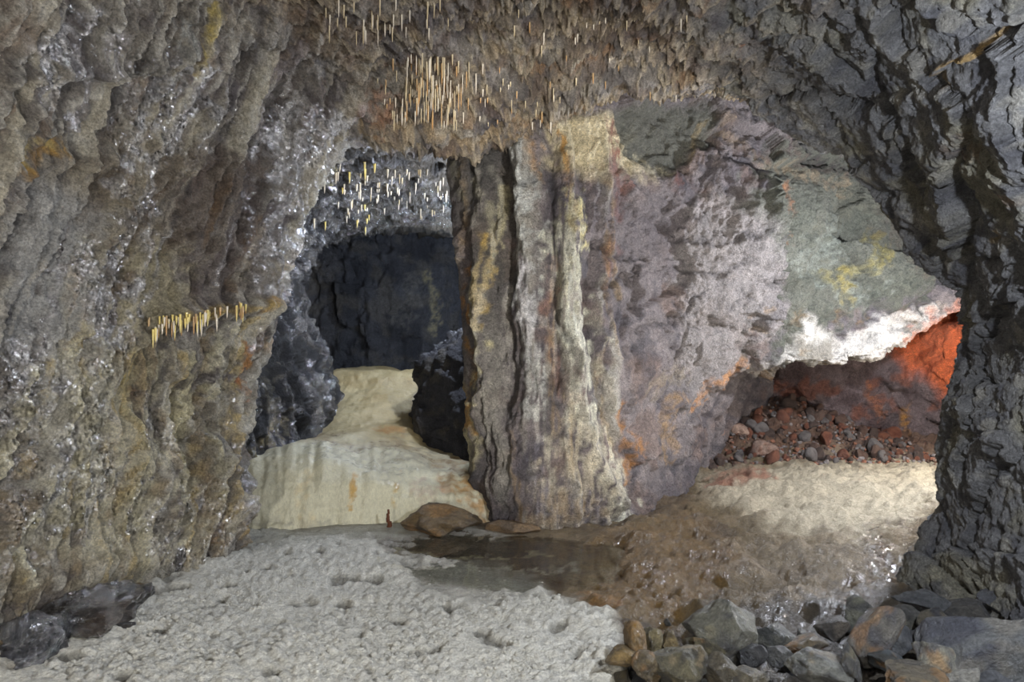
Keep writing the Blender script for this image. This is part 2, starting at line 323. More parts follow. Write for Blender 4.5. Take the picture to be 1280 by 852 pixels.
# wet running streaks; their pale colour also carries painted glints
for pts, w in [([(205,70),(188,140),(150,210),(135,290)], 16), ([(262,60),(225,150),(190,230),(170,330),(150,400)], 14), ([(400,90),(370,180),(340,260),(320,350)], 15),
               ([(385,180),(350,280),(330,370)], 12), ([(70,60),(50,110)], 34), ([(120,20),(60,80)], 20), ([(420,140),(390,190),(400,160)], 14), ([(95,330),(105,450),(70,560)], 24),
               ([(125,350),(140,440),(110,520)], 20), ([(10,440),(25,560),(10,650)], 30), ([(110,560),(90,660)], 30), ([(185,490),(215,560),(222,640)], 10), ([(225,610),(262,650),(285,640)], 20),
               ([(180,680),(215,700),(240,690)], 26), ([(240,120),(270,130),(250,180)], 16), ([(330,200),(360,140)], 12), ([(150,570),(160,660)], 26), ([(140,300),(120,330)], 10), ([(400,170),(450,130)], 14),
               ([(60,480),(60,640)], 22), ([(275,560),(290,610)], 12)]:
    fs(pts, w, (196,194,194), .45, wet=1.2, rough=.9)
    fs(pts, w*.5, (214,212,212), .65, wet=1.25, h=.014, rough=1.2)
# ceiling + lip colours
fs([(455,150),(520,145),(600,150),(660,140),(720,128),(800,112)], 10, (190,164,124), .7); fs([(470,145),(480,110),(450,130)], 16, (170,110,70), .5)
fs([(510,90),(560,100),(570,130)], 30, (184,164,132), .5); fs([(620,50),(660,70)], 30, (186,168,130), .4); fs([(560,0),(700,30),(840,20)], 40, (84,72,62), .5)
fs([(690,100),(760,70),(860,60),(900,100)], 9, (176,164,150), .6); fs([(670,100),(740,90),(800,100)], 20, (74,70,74), .5)
fs([(700,150),(770,128),(860,118),(930,140)], 7, (200,170,120), .7); fs([(490,10),(570,15)], 20, (120,110,104), .5)
for k in range(90):
    x, y = rng.uniform(400, 900), rng.uniform(-20, 150); a = rng.uniform(-.7, .2); l = rng.uniform(15, 60)
    c = [(186,166,132), (70,60,54), (150,112,74), (120,112,112), (196,186,166)][k % 5]
    fs([(x, y), (x+l*.5, y+a*l*.5+rng.uniform(-6, 6)), (x+l, y+a*l)], rng.uniform(3, 7), c, .6, h=rng.uniform(-.02, .03))
for k in range(120):
    x, y = rng.uniform(0, 300), rng.uniform(400, 640); l = rng.uniform(60, 220)
    c = [(224,216,188), (214,190,132), (140,134,126), (230,224,208), (170,150,118), (218,208,168), (96,90,86)][k % 7]
    fs([(x, y), (x-l*.06+rng.uniform(-4, 4), y+l*.5), (x-l*.14, y+l)], rng.uniform(3.5, 9), c, .75, h=rng.uniform(.008, .035)*(1 if k % 7 not in (2, 6) else -1), sm=True)
for k in range(80):
    x, y = rng.uniform(20, 420), rng.uniform(-30, 340); l = rng.uniform(40, 140)
    c = [(206,200,190), (120,96,70), (78,72,70), (190,180,160), (176,170,168), (88,74,64)][k % 6]
    fs([(x, y), (x-l*.2+rng.uniform(-5, 5), y+l*.5), (x-l*.42, y+l)], rng.uniform(3, 7), c, .65, h=rng.uniform(.008, .028)*(1 if k % 6 not in (2, 5) else -1), wet=(.9 if k % 6 in (0, 4) else None), sm=True)
# right arch details
fs([(1165,92),(1200,75),(1228,55)], 5, (170,140,84), .9, h=.03); fs([(1230,52),(1262,40),(1280,34)], 7, (26,25,27), .9, h=-.08)
fs([(1170,100),(1180,108)], 9, (140,116,72), .7); fs([(1255,245),(1262,262)], 10, (150,130,110), .7); fs([(930,40),(935,55)], 5, org, .6)
fs([(1230,300),(1238,292)], 6, (140,116,60), .6); fs([(1200,180),(1215,190)], 16, (116,92,64), .5); fs([(960,80),(1020,120)], 40, (98,92,80), .5)
for pts, w, st in [([(1040,0),(1075,35),(1095,60),(1085,100),(1105,125),(1130,150),(1130,200)], 42, .05), ([(1095,0),(1110,50),(1150,75),(1165,110),(1210,130),(1215,160)], 40, .06),
                   ([(965,122),(1015,107),(1030,140),(1055,180),(1075,200)], 26, .045), ([(930,70),(960,122),(985,150)], 24, .035), ([(1160,250),(1190,300),(1240,330)], 30, -.04),
                   ([(1270,0),(1255,80),(1262,150),(1280,200)], 26, .06), ([(1240,380),(1225,430),(1235,520),(1215,600)], 30, .05), ([(1280,360),(1250,380),(1215,400)], 22, .05),
                   ([(1260,560),(1230,620),(1200,680),(1215,720)], 30, .05), ([(1140,700),(1200,690),(1280,700)], 24, .05)]:
    fs(pts, w, None, step=st*1.15); fs(pts, 4, (40,40,44), .5, h=-.03)
# relief
h = FS.h.copy()
f1, e1 = facet(V0+fbm(V0, 1.2, 2, 5)[:, None]*.25, 1.25, 11); f2, e2 = facet(V0+fbm(V0, 3, 2, 6)[:, None]*.1, 3.3, 12); f3, e3 = facet(V0, 8.5, 13)
lowL = leftw*sst(330, 460, py)
h += fbm(V0, .8, 3, 20)*.13 + f1*.15*(.4+rightw*1.1) + f2*.06*(.55+.6*rightw+.5*ceilw) + f3*.02*(1+ceilw*1.3-.5*rightw)
h -= np.exp(-e1*9)*.05*rightw + np.exp(-e2*7)*.018*(rightw+ceilw*.8)
h += fbm(V0, 5, 5, 22, .62)*(.034+.035*ceilw-.017*rightw-.02*lowL) + fbm(V0, 17, 3, 26, .65)*.018*(1+ceilw*.6-.65*lowL-.25*leftw) - (fbm(V0, 10, 4, 28, .6, True) > .9)*.0 + fbm(V0, 7, 4, 24, .55, True)*.010*(.5+ceilw*2)
h += lowL*.022*fbm(np.stack([(px+.12*py)*.085, py*.004, px*0], 1), 1, 2, 45, .5, True)
h += leftw*(fl*.085+fl2*.045+fbm(np.stack([ac*.16, py*.018, np.zeros_like(px)], 1), 1, 3, 40)*.03+flr*.022)
h += ceilw*vein*.05
# left wall: overhanging drip ledge at y~390, foot recess, ledges
def bumpL(pts, w, a): fs(pts, w, None, h=a)
FS.h[:] = 0
bumpL([(170,418),(210,392),(260,380),(310,376)], 20, .11); bumpL([(190,430),(300,415)], 22, -.06); bumpL([(160,540),(190,590),(200,660)], 38, .12); bumpL([(240,520),(262,590)], 26, .09)
bumpL([(60,470),(40,640)], 30, .09); bumpL([(100,430),(75,560)], 18, .06); bumpL([(228,480),(232,620)], 12, -.10); bumpL([(0,92),(150,86),(220,60)], 18, .07); bumpL([(0,215),(60,195),(140,200)], 20, .06)
bumpL([(400,90),(370,180),(335,300),(315,400)], 10, .07); bumpL([(350,130),(300,260),(290,360)], 22, -.06); bumpL([(40,740),(110,722),(200,700)], 30, .05); bumpL([(60,800),(150,770),(220,745)], 34, -.25)
bumpL([(262,560),(285,640)], 20, .08); bumpL([(190,230),(250,205),(300,190)], 14, .06); bumpL([(440,165),(520,158),(600,160),(680,145)], 12, .06); bumpL([(690,118),(770,100),(880,90)], 16, .07)
bumpL([(760,140),(860,135)], 18, -.08)
h += FS.h
fade = np.clip(1-np.abs(krow-7.2)/6, .3, 1); h *= np.where(krow > 7, .8, 1)
V = V0+NV*h[:, None]
SURF['shell'] = (V, project(V))
wet = np.clip(FS.wet*(leftw*.75+.25)+leftw*.08+sst(.1, .4, n_)*.15*rightw, 0, 1.3)
flip = True
parts = [('wall_left', 0, 6.6, 'tall wet left cave wall streaked with cream and ochre calcite'), ('ceiling', 6.6, 12.6, 'low brown rock ceiling hung with thin calcite straws above the pillar'), ('wall_right', 12.6, 22, 'dark grey blocky rock arch and wall at the right')]
SH = {}
for nm, a, b, lb in parts:
    c0, c1 = np.searchsorted(tc, a), min(np.searchsorted(tc, b), Kn-1)
    q = grid_quads(Rn, Kn, 0, None, c0, c1, flip)
    v_, c_, w_, q_ = sub(V, np.clip(FS.col, .004, .9), wet, q)
    SH[nm] = struct(mesh_np(nm, v_, q_, M_shell, c_, w_), lb, 'ceiling' if nm == 'ceiling' else 'rock wall')

def patch(name, ctrl_px, base, mat, label, fn, step=2.3, tocam=True, world=False, wet0=.2, cat=None):
    G, tr, tc = dense([[at(*p) for p in r] for r in ctrl_px], step)
    R, K, _ = G.shape; N_ = normals(G).reshape(-1, 3); V0 = G.reshape(-1, 3)
    s = np.sign((N_*(np.array([0, 0, CZ])-V0)).sum(1).mean()); N_ = N_*s
    Fd = Field(V0, base, wet0); Fd.krow = np.repeat(tr, K); Fd.kcol = np.tile(tc, R)
    h = fn(Fd, V0, *Fd.pr.T); V = V0+N_*h[:, None]; SURF[name] = (V, project(V))
    o = mesh_np(name, V, grid_quads(R, K, flip=s > 0), mat, np.clip(Fd.col, .004, .9), np.clip(Fd.wet, 0, 1.3))
    return o

# ------------------------------------------------------------------ central pillar and the hanging wall beyond it
cols = []
def colm(*p): cols.append(p)
Y0 = [100, 165, 245, 330, 410, 480, 550, 610, 655, 720]
def vcol(xs, ds): cols.append([(x, y, d) for x, y, d in zip(xs, Y0, ds)])
vcol([700]*10, [8.8]*10)
vcol([600,600,600,605,610,615,620,620,620,620], [7.4]*10)
vcol([566,560,565,574,580,584,587,590,592,592], [6.7,6.7,6.65,6.6,6.6,6.55,6.5,6.45,6.4,6.4])
vcol([590,585,590,598,604,605,605,606,606,606], [6.25,6.3,6.3,6.28,6.25,6.2,6.15,6.05,6.0,5.9])
vcol([635]*10, [6.05,6.1,6.15,6.15,6.12,6.08,6.0,5.92,5.85,5.75])
vcol([675]*5+[672,670,668,668,668], [6.0,6.0,6.0,6.02,6.02,6.0,5.92,5.85,5.78,5.68])
vcol([715]*5+[718,720,722,724,724], [6.05,6.0,6.0,6.0,6.0,5.98,5.92,5.88,5.82,5.7])
vcol([752,752,755,758,760,764,768,778,786,790], [6.1,6.12,6.12,6.12,6.12,6.1,6.1,6.12,6.12,6.0])
vcol([790,790,795,798,800,803,808,815,822,826], [6.3,6.3,6.3,6.25,6.25,6.3,6.35,6.45,6.5,6.5])
cols.append([(835,100,6.6),(835,165,6.6),(840,245,6.5),(842,330,6.45),(845,400,6.55),(848,460,6.7),(850,530,6.9),(850,585,7.1),(852,625,7.3),(880,640,8.3)])
cols.append([(880,100,6.9),(885,165,6.8),(890,245,6.6),(892,320,6.55),(888,390,6.65),(882,440,6.8),(876,485,7.0),(868,522,7.2),(900,530,8.2),(930,560,9.4)])
cols.append([(930,100,7.1),(935,160,7.0),(940,225,6.8),(940,290,6.7),(938,345,6.75),(930,395,6.9),(920,435,7.05),(905,478,7.25),(930,470,8.3),(955,490,9.8)])
cols.append([(980,100,7.4),(985,150,7.3),(990,205,7.1),(990,265,7.0),(985,320,7.05),(978,370,7.1),(968,418,7.2),(955,456,7.35),(970,448,8.5),(975,460,10.2)])
cols.append([(1040,110,7.8),(1045,155,7.7),(1045,210,7.55),(1045,265,7.5),(1045,320,7.45),(1040,370,7.45),(1032,425,7.45),(1025,458,7.5),(1025,445,8.6),(1030,455,10.4)])
cols.append([(1100,130,8.1),(1100,170,8.0),(1105,225,7.9),(1105,275,7.8),(1105,325,7.75),(1102,370,7.7),(1092,415,7.65),(1088,452,7.7),(1085,435,8.7),(1085,440,10.4)])
cols.append([(1160,180,8.3),(1160,220,8.2),(1160,260,8.1),(1160,300,8.0),(1160,335,7.95),(1155,365,7.9),(1142,392,7.85),(1130,425,7.9),(1130,405,8.8),(1135,410,10.4)])
cols.append([(1240,230,8.5),(1240,260,8.4),(1240,290,8.3),(1240,315,8.2),(1238,340,8.2),(1235,358,8.1),(1225,372,8.1),(1215,386,8.1),(1210,368,8.9),(1215,370,10.4)])
cols.append([(1330,230,8.5),(1330,260,8.4),(1330,290,8.3),(1330,315,8.2),(1330,340,8.2),(1330,350,8.1),(1320,362,8.1),(1310,372,8.1),(1310,360,8.9),(1310,360,10.4)])
pc = [[c[r] for c in cols] for r in range(10)]
def f_pillar(Fd, V0, px, py):
    R = 1-sst(760, 800, px)       # draped flowstone part
    Rk = 1-R
    fxp = fbm(np.stack([px*.2, py*.02, px*0], 1), 1, 3, 125); Fd.fine = Fd.fine+(fxp*1.1-Fd.fine*.4)*R
    Fd.tone((92,84,88), 1.6, -.1, .3, 101, .7); Fd.tone((150,138,134), 3, 0, .4, 102, .6); Fd.tone((126,100,84), 2.2, .05, .4, 103, .5); Fd.tone((70,66,72), 5, .1, .45, 104, .6)
    st = Fd.stroke; po = Fd.poly
    pxm = px+12*fbm(np.stack([px*.01, py*.012, px*0], 1), 1, 3, 110)
    s1 = fbm(np.stack([pxm*.028, py*.0035, px*0], 1), 1, 4, 111); s2 = fbm(np.stack([pxm*.08, py*.009, px*0], 1), 1, 3, 112)
    Fd.col += (lin((196,190,172))-Fd.col)*(sst(.08, .4, s1)*R*.55)[:, None]; Fd.col += (lin((66,64,68))-Fd.col)*(sst(.1, .4, -s1)*R*.6)[:, None]
    po([(690,150),(760,140),(800,160),(815,215),(760,225),(690,205)], (222,206,166), .9, soft=14)
    po([(560,150),(660,160),(640,330),(650,420),(600,400),(585,300),(560,240)], (86,84,74), .6, soft=16)  # shadow below the ceiling ledge, put into the colour
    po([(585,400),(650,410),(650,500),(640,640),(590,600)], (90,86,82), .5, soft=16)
    st([(655,160),(658,240),(660,330),(668,420),(672,500)], 20, (216,216,208), 1.); st([(660,330),(672,440)], 12, (226,220,220), .8)
    st([(625,240),(616,300),(602,360),(600,430),(594,520),(588,580)], 12, (212,200,158), .95); st([(606,300),(608,360),(604,400)], 9, (200,166,88), .9); st([(588,430),(596,480),(592,540)], 7, (186,134,54), .85); st([(582,340),(586,370),(590,400)], 5, (190,134,56), .8)
    st([(590,220),(606,260),(612,310)], 7, (176,168,140), .7); st([(560,190),(575,240)], 9, (150,144,120), .7)
    st([(703,170),(710,240),(712,290)], 5, (206,150,60), .8); st([(711,245),(716,300),(708,350),(712,400)], 14, (214,204,152), .95); st([(722,300),(716,260)], 8, (216,200,140), .7)
    st([(700,300),(702,350),(718,400),(728,450),(730,520),(752,590),(772,640)], 26, (222,218,196), 1.)
    st([(712,400),(735,430)], 18, (226,224,206), 1.)
    st([(725,560),(740,620),(690,640)], 46, (206,192,166), .8); st([(660,640),(740,640)], 20, (150,120,88), .5)
    st([(686,380),(684,420),(700,470),(716,500)], 9, (170,128,108), .5); st([(690,320),(688,390)], 7, (200,150,130), .5)
    st([(766,160),(770,220),(765,280),(762,330)], 14, (126,66,54), .8); st([(773,200),(775,250)], 8, (150,84,58), .6); st([(760,300),(756,350)], 7, (150,80,50), .6)
    st([(850,200),(842,240)], 8, (116,66,50), .7); st([(650,150),(668,170),(676,220)], 7, (196,150,90), .6)
    po([(780,130),(880,118),(900,180),(830,220),(790,190)], (92,92,78), .85, h=-.10, soft=10)  # sunken recess; its greenish shadow is put into the colour too
    st([(805,185),(812,205),(840,215)], 7, (190,180,150), .6); st([(870,150),(868,200)], 5, (160,140,100), .6)
    # mauve block, pale face
    po([(860,270),(900,235),(960,240),(970,330),(960,400),(930,450),(860,520),(850,420)], (156,148,142), .7, soft=14)
    po([(760,200),(860,240),(860,330),(760,360),(740,270)], (120,110,108), .5, soft=14)
    st([(850,290),(895,250),(905,262)], 6, (206,194,190), .6)
    st([(782,500),(786,560),(782,600)], 8, (178,120,48), .7); st([(800,540),(805,570)], 5, (190,130,60), .7); st([(845,500),(838,540),(835,575)], 10, (176,140,90), .6); st([(820,480),(850,470)], 18, (166,150,120), .4)
    st([(870,505),(900,478),(930,452)], 6, (196,134,70), .7)
    # grey-green wall
    po([(965,180),(1050,170),(1120,240),(1180,340),(1150,375),(1060,400),(1010,460),(970,440),(975,330),(930,250)], (90,92,76), .85, soft=14)
    st([(1040,300),(1070,360),(1020,320)], 36, (146,150,138), .55); st([(1045,350),(1085,335),(1110,300)], 16, (150,134,60), .55); st([(1065,340),(1060,370)], 12, (156,136,56), .5)
    st([(1120,250),(1150,330)], 26, (92,76,62), .5)
    st([(900,150),(960,200),(1010,215),(1060,235)], 12, (166,142,110), .5); st([(930,185),(1000,190),(1060,215)], 10, (88,66,58), .6); st([(985,235),(990,300)], 8, (166,100,50), .5); st([(1000,170),(1060,190)], 8, (150,140,130), .6)
    # lit white underside lip
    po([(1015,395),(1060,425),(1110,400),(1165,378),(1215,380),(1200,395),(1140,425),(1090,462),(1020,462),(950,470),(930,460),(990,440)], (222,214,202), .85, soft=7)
    po([(1000,425),(1050,418),(1052,448),(1010,455)], (90,80,56), .6, soft=6); st([(950,468),(1000,462),(1040,458)], 6, (196,150,90), .6)
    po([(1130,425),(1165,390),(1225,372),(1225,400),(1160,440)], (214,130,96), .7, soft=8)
    for k in range(46):
        x, y = rng.uniform(575, 770), rng.uniform(170, 560); l = rng.uniform(60, 200)
        c = [(206,200,180), (180,150,100), (84,80,80), (160,152,140), (214,206,190), (96,90,86)][k % 6]
        st([(x, y), (x+rng.uniform(-5, 5), y+l*.5), (x+(x-660)*.0012*l, y+l)], rng.uniform(3, 7), c, .38, h=rng.uniform(.006, .025)*(1 if k % 6 not in (2, 5) else -1), sm=True)
    for k in range(60):
        x, y = rng.uniform(930, 1210), rng.uniform(375, 470); st([(x, y), (x+rng.uniform(-8, 8), y+rng.uniform(-6, 6))], rng.uniform(3, 8), [(70,62,48), (150,120,80), (96,92,84)][k % 3], .5, h=-.03)
    # relief
    f1, e1 = facet(V0+fbm(V0, 1.5, 2, 105)[:, None]*.2, 1.15, 113); f2, e2 = facet(V0+fbm(V0, 4, 2, 106)[:, None]*.08, 2.9, 114); f3, e3 = facet(V0, 7.5, 115)
    h = fbm(V0, 1.0, 3, 120)*.12*(.4+.6*Rk)+f1*.26*(.08+Rk)*(1-.75*sst(4., 6., Fd.krow))+f2*.085*(.15+Rk)+f3*.018*(.5+Rk)-np.exp(-e1*10)*.04*Rk-np.exp(-e2*9)*.018*Rk
    h += fbm(V0, 6, 4, 121, .6)*(.014+.012*R)+s1*R*.09+s2*R*.04+fbm(V0, 10, 4, 122, .68)*.024+fbm(np.stack([px*.2, py*.012, px*0], 1), 1, 2, 116)*.012*R
    Fd.h[:] = Fd.h
    st([(605,180),(598,300),(604,420),(596,600)], 16, None, h=.07); st([(655,160),(662,330),(672,500),(665,640)], 26, None, h=.09); st([(632,180),(636,330),(632,500)], 16, None, h=-.08); st([(690,170),(690,330),(700,480)], 14, None, h=-.08)
    st([(712,200),(712,400),(740,560),(765,630)], 16, None, h=.11); st([(738,300),(742,430),(770,560)], 10, None, h=-.09); st([(700,390),(716,440),(722,470)], 5, (56,50,50), .6, h=-.08)
    st([(640,410),(655,402),(680,415)], 12, None, h=.05); st([(640,225),(662,232),(676,222)], 4, (60,58,60), .6, h=-.05)
    for p, a in [([(735,300),(770,322),(812,328)], -.06), ([(728,352),(760,355),(800,340)], -.05), ([(850,340),(900,345),(940,330)], -.05), ([(800,410),(850,400),(880,370)], -.05), ([(850,295),(900,300),(965,295)], -.03), ([(970,150),(1040,200),(1100,230)], -.07), ([(915,380),(950,350),(975,360)], -.05)]:
        st(p, 6, (54,48,50), .6, h=a)
    st([(960,240),(972,330),(965,395)], 22, None, step=.16)
    return (h+Fd.h)*np.where(Fd.kcol < 2.5, .75, 1)
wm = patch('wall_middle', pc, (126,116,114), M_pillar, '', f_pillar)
struct(wm, 'broad central rock pillar with pale and ochre streaks, widening at its foot')

# ------------------------------------------------------------------ left tunnel
ta = [(262,700,5.75),(280,560,5.75),(290,460,5.8),(318,360,5.9),(352,275,6.0),(405,205,6.0),(480,166,6.1),(560,166,6.2),(625,180,6.5),(650,300,6.9),(650,450,6.9),(650,620,6.9)]
tb = [(315,640,6.4),(318,520,6.5),(322,430,6.6),(340,355,6.7),(368,280,6.8),(412,222,6.8),(480,196,6.9),(560,200,7.0),(612,240,7.1),(630,350,7.4),(615,440,7.3),(585,600,7.2)]
tg = [(385,600,7.3),(372,500,7.4),(356,430,7.5),(356,355,7.6),(380,290,7.7),(420,245,7.7),(490,228,7.8),(550,230,7.9),(600,270,8.1),(612,385,8.0),(540,452,7.8),(528,600,7.7)]
td = [(415,560,8.5),(412,480,8.6),(380,420,8.7),(374,355,8.8),(392,305,8.8),(435,275,8.8),(492,264,8.9),(548,266,9.0),(590,295,9.1),(605,390,9.2),(545,458,9.1),(535,580,9.0)]
te = [(425,520,10.0),(408,455,10.1),(380,400,10.2),(374,350,10.3),(392,312,10.3),(438,292,10.3),(495,286,10.4),(548,288,10.4),(592,310,10.5),(605,380,10.6),(605,470,10.6),(600,540,10.6)]
tf = [(440,510,12.6),(400,450,12.8),(372,400,13.0),(366,350,13.0),(392,310,13.0),(440,295,13.0),(497,290,13.0),(548,292,13.0),(592,310,13.0),(605,380,13.0),(605,470,13.0),(600,520,13.0)]
def f_tunnel(Fd, V0, px, py):
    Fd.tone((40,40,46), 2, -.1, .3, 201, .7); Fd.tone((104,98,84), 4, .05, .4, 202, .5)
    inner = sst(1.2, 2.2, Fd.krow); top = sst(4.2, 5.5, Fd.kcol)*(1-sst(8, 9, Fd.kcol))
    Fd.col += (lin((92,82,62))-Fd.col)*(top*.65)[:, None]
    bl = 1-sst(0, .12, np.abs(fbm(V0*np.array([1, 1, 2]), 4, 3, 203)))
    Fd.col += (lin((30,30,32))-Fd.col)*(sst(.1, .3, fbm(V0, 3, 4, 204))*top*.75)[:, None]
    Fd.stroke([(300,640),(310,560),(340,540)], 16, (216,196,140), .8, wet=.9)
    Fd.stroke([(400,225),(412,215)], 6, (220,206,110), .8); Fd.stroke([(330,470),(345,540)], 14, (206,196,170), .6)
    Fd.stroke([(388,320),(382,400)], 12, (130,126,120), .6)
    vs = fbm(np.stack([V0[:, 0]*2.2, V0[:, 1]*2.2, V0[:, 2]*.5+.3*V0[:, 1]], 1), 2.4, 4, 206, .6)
    lw = 1-sst(5, 6.5, Fd.kcol); Fd.col += (lin((26,27,30))-Fd.col)*(sst(-.25, .15, -vs)*.8*lw)[:, None]; Fd.col += (lin((150,150,152))-Fd.col)*(sst(.15, .5, vs)*.6*lw)[:, None]  # pale streaks put the wet wall's bright sparkle into the colour
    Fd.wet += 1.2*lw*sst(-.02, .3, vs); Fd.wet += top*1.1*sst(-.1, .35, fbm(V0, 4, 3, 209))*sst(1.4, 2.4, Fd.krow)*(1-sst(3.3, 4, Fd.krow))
    f1, e1 = facet(V0+fbm(V0, 2, 2, 210)[:, None]*.15, 2.4, 211); f2, _ = facet(V0, 6, 212)
    ridg = fbm(np.stack([V0[:, 0]*3, V0[:, 1]*3, V0[:, 2]*.9], 1), 1.3, 3, 214, .5, True)
    return f1*.13+f2*.05+fbm(V0, 5, 4, 213, .55)*.05+ridg*.04*(1-top)+vs*.09*lw+bl*.02*top
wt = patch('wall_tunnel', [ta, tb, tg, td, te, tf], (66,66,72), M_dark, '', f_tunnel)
struct(wt, 'dark glistening walls and roof of the left tunnel behind the flowstone')
def f_back(Fd, V0, px, py):
    Fd.tone((40,42,50), 1.5, -.1, .3, 221, .7); Fd.tone((104,100,92), 3, .05, .4, 222, .5)
    Fd.stroke([(532,340),(536,380),(538,410)], 9, (190,180,140), .6); Fd.stroke([(515,350),(500,400)], 14, (130,128,122), .5)
    f1, _ = facet(V0, 1.3, 223); f2, _ = facet(V0, 3.6, 224)
    return f1*.25+f2*.09+fbm(V0*np.array([1.5, 1, .5]), 3, 4, 225, .55)*.12
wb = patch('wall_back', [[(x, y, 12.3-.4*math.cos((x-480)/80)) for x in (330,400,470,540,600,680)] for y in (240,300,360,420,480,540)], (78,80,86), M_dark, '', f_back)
struct(wb, 'dim slate rock face closing the far end of the left tunnel')

# ------------------------------------------------------------------ low chamber behind the pillar
def f_cham(Fd, V0, px, py):
    Fd.tone((78,58,56), 2.2, -.1, .3, 231, .7); Fd.tone((140,122,120), 4, .05, .4, 232, .6); Fd.tone((136,76,48), 3, .1, .4, 233, .6)
    Fd.poly([(1105,430),(1150,395),(1220,370),(1260,480),(1180,500),(1150,470)], (212,104,52), .85, soft=12)  # orange rock, with some of the orange light put into its colour
    Fd.stroke([(1125,515),(1128,540)], 9, (186,130,50), .8); Fd.stroke([(1080,490),(1095,515)], 8, (176,106,60), .6)
    Fd.poly([(870,500),(905,470),(940,480),(930,560),(860,560)], (150,58,38), .5, soft=10)  # red glow on the rock, put into its colour
    f1, e1 = facet(V0+fbm(V0, 1.5, 2, 236)[:, None]*.2, 1.6, 237); f2, e2 = facet(V0, 4, 238)
    Fd.stroke([(1110,475),(1160,440),(1215,400)], 16, None, h=.12); Fd.stroke([(1060,575),(1180,590)], 18, None, h=-.5)
    return f1*.22+f2*.09+fbm(V0, 4, 4, 239, .55)*.07-np.exp(-e2*8)*.03+Fd.h
cw = [[(790,y,10.6),(850,y,10.4),(910,y,10.1),(980,y,9.9),(1050,y,9.8),(1120,y,9.6),(1180,y,9.3),(1240,y,8.9),(1290,y,8.3),(1350,y,7.4),(1420,y,6.4)] for y in (340,380,420,460,500,540,580,640)]
for i, r in enumerate(cw):
    for j, p in enumerate(r):
        r[j] = (p[0], p[1], p[2]-[.1,.15,.25,.2,.1,.0,-.1,-.1][i])
wc = patch('wall_chamber', cw, (112,96,94), M_pillar, '', f_cham)
struct(wc, 'mauve and rust coloured rock face of the low chamber at the right')

# ------------------------------------------------------------------ floor
def hfloor(X, Y):
    P = np.stack([X, Y, X*0], 1); pp = project(np.stack([X, Y, X*0], 1)); qx, qy = pp.T
    w = pp+np.stack([fbm(P, 2, 3, 301), fbm(P, 2, 3, 302)], 1)*14
    h = fbm(P, .7, 3, 303)*.05
    left = 1-sst(740, 800, w[:, 0]+(w[:, 1]-700)*.0)
    # right sandy / muddy ground, rising a little to the right
    right = sst(620, 820, w[:, 0])
    h += right*(fbm(P, 2.6, 5, 305, .55)*.075+fbm(P*np.array([1, 2.2, 1]), 5, 4, 306, .6)*.035+fbm(P, 13, 3, 307)*.02-.03*sst(.15, .5, fbm(P*np.array([.5, 1.6, 1]), 4.5, 3, 308))+.02)
    h += sst(1.6, 3.4, X)*.10*sst(3, 5, Y)
    # rubble mound in the chamber
    mx = 1-sst(1.2, 2.0, np.abs(X-3.15)); h += sst(8.35, 9.8, Y)*.42*mx*sst(1.2, 2.2, X)*(1-.75*sst(3.6, 4.8, X))
    h += sst(8.35, 9.8, Y)*.15
    # foot of the left wall and pile bank at lower right
    h += sst(-1.75, -2.6, X)*0
    h += .10*np.exp(-((X+2.45)**2)/.08)*(Y < 5)
    bank = sst(.55, .9, X)*(1-sst(3.7, 4.2, Y)); h -= bank*.07
    return h
rows_y = [870+(590-870)*t for t in np.linspace(0, 1, 150)]
ys = np.concatenate([np.linspace(-3, 2.9, 14), np.array([1.5*F/(y-CY) for y in rows_y])+0.0, np.linspace(8.3, 10.8, 70)[1:]])
ys = np.unique(np.sort(ys)); ys = ys[np.concatenate([[True], np.diff(ys) > .004])]
tcs = np.linspace(-140, 1420, 600)
YY, TT = np.meshgrid(ys, tcs, indexing='ij'); XX = (TT-CX)/F*np.maximum(YY, 3.0)
X = XX.ravel(); Y = YY.ravel(); H = hfloor(X, Y); V0 = np.stack([X, Y, H], 1)
FF = Field(np.stack([X, Y, H*0], 1), (108, 90, 58), .35); st = FF.stroke; po = FF.poly; qx, qy = FF.pr.T
FF.tone((84,66,46), 1.8, -.1, .3, 311, .7); FF.tone((142,122,92), 3.5, .05, .4, 312, .6)
k, m = po([(-260,900),(30,850),(125,775),(262,680),(270,640),(440,676),(560,694),(680,735),(765,770),(790,860),(800,950),(-200,950)], (228,225,212), .97, wet=.25, soft=12)
white = np.zeros(len(X)); white[k] = m
po([(262,690),(268,640),(450,640),(560,650),(640,668),(600,690),(440,680)], (170,168,154), .8, wet=.55, soft=6)
pool = np.zeros(len(X)); k2, m2 = po([(470,684),(560,664),(690,672),(790,690),(760,724),(690,728),(600,706),(520,696)], (92,76,56), .85, wet=1., soft=7); pool[k2] = m2
k3, m3_ = po([(500,705),(620,700),(690,740),(600,752),(520,735)], (150,144,130), .6, wet=.9, soft=10); pool[k3] = np.maximum(pool[k3], m3_*.6)
po([(720,690),(850,640),(930,700),(860,770),(740,760)], (116,88,40), .92, wet=.55, soft=22)
po([(868,600),(960,588),(1180,576),(1180,640),(1080,690),(960,660),(900,635)], (196,183,156), .85, wet=.25, soft=14)
po([(880,604),(960,592),(970,603),(890,612)], (150,76,48), .7, soft=5)
po([(950,690),(1080,690),(1090,740),(970,760)], (150,134,108), .5, soft=20)
st([(1090,690),(1110,720),(1040,760)], 24, (100,90,80), .6, wet=1.); po([(780,790),(900,760),(1160,740),(1400,760),(1400,950),(780,950)], (72,68,62), .8, wet=.5, soft=16)
st([(560,745),(640,740),(690,755),(640,770),(580,765)], 9, (216,212,196), .7); st([(500,688),(560,694),(680,698)], 3, (206,196,160), .8, h=.012)
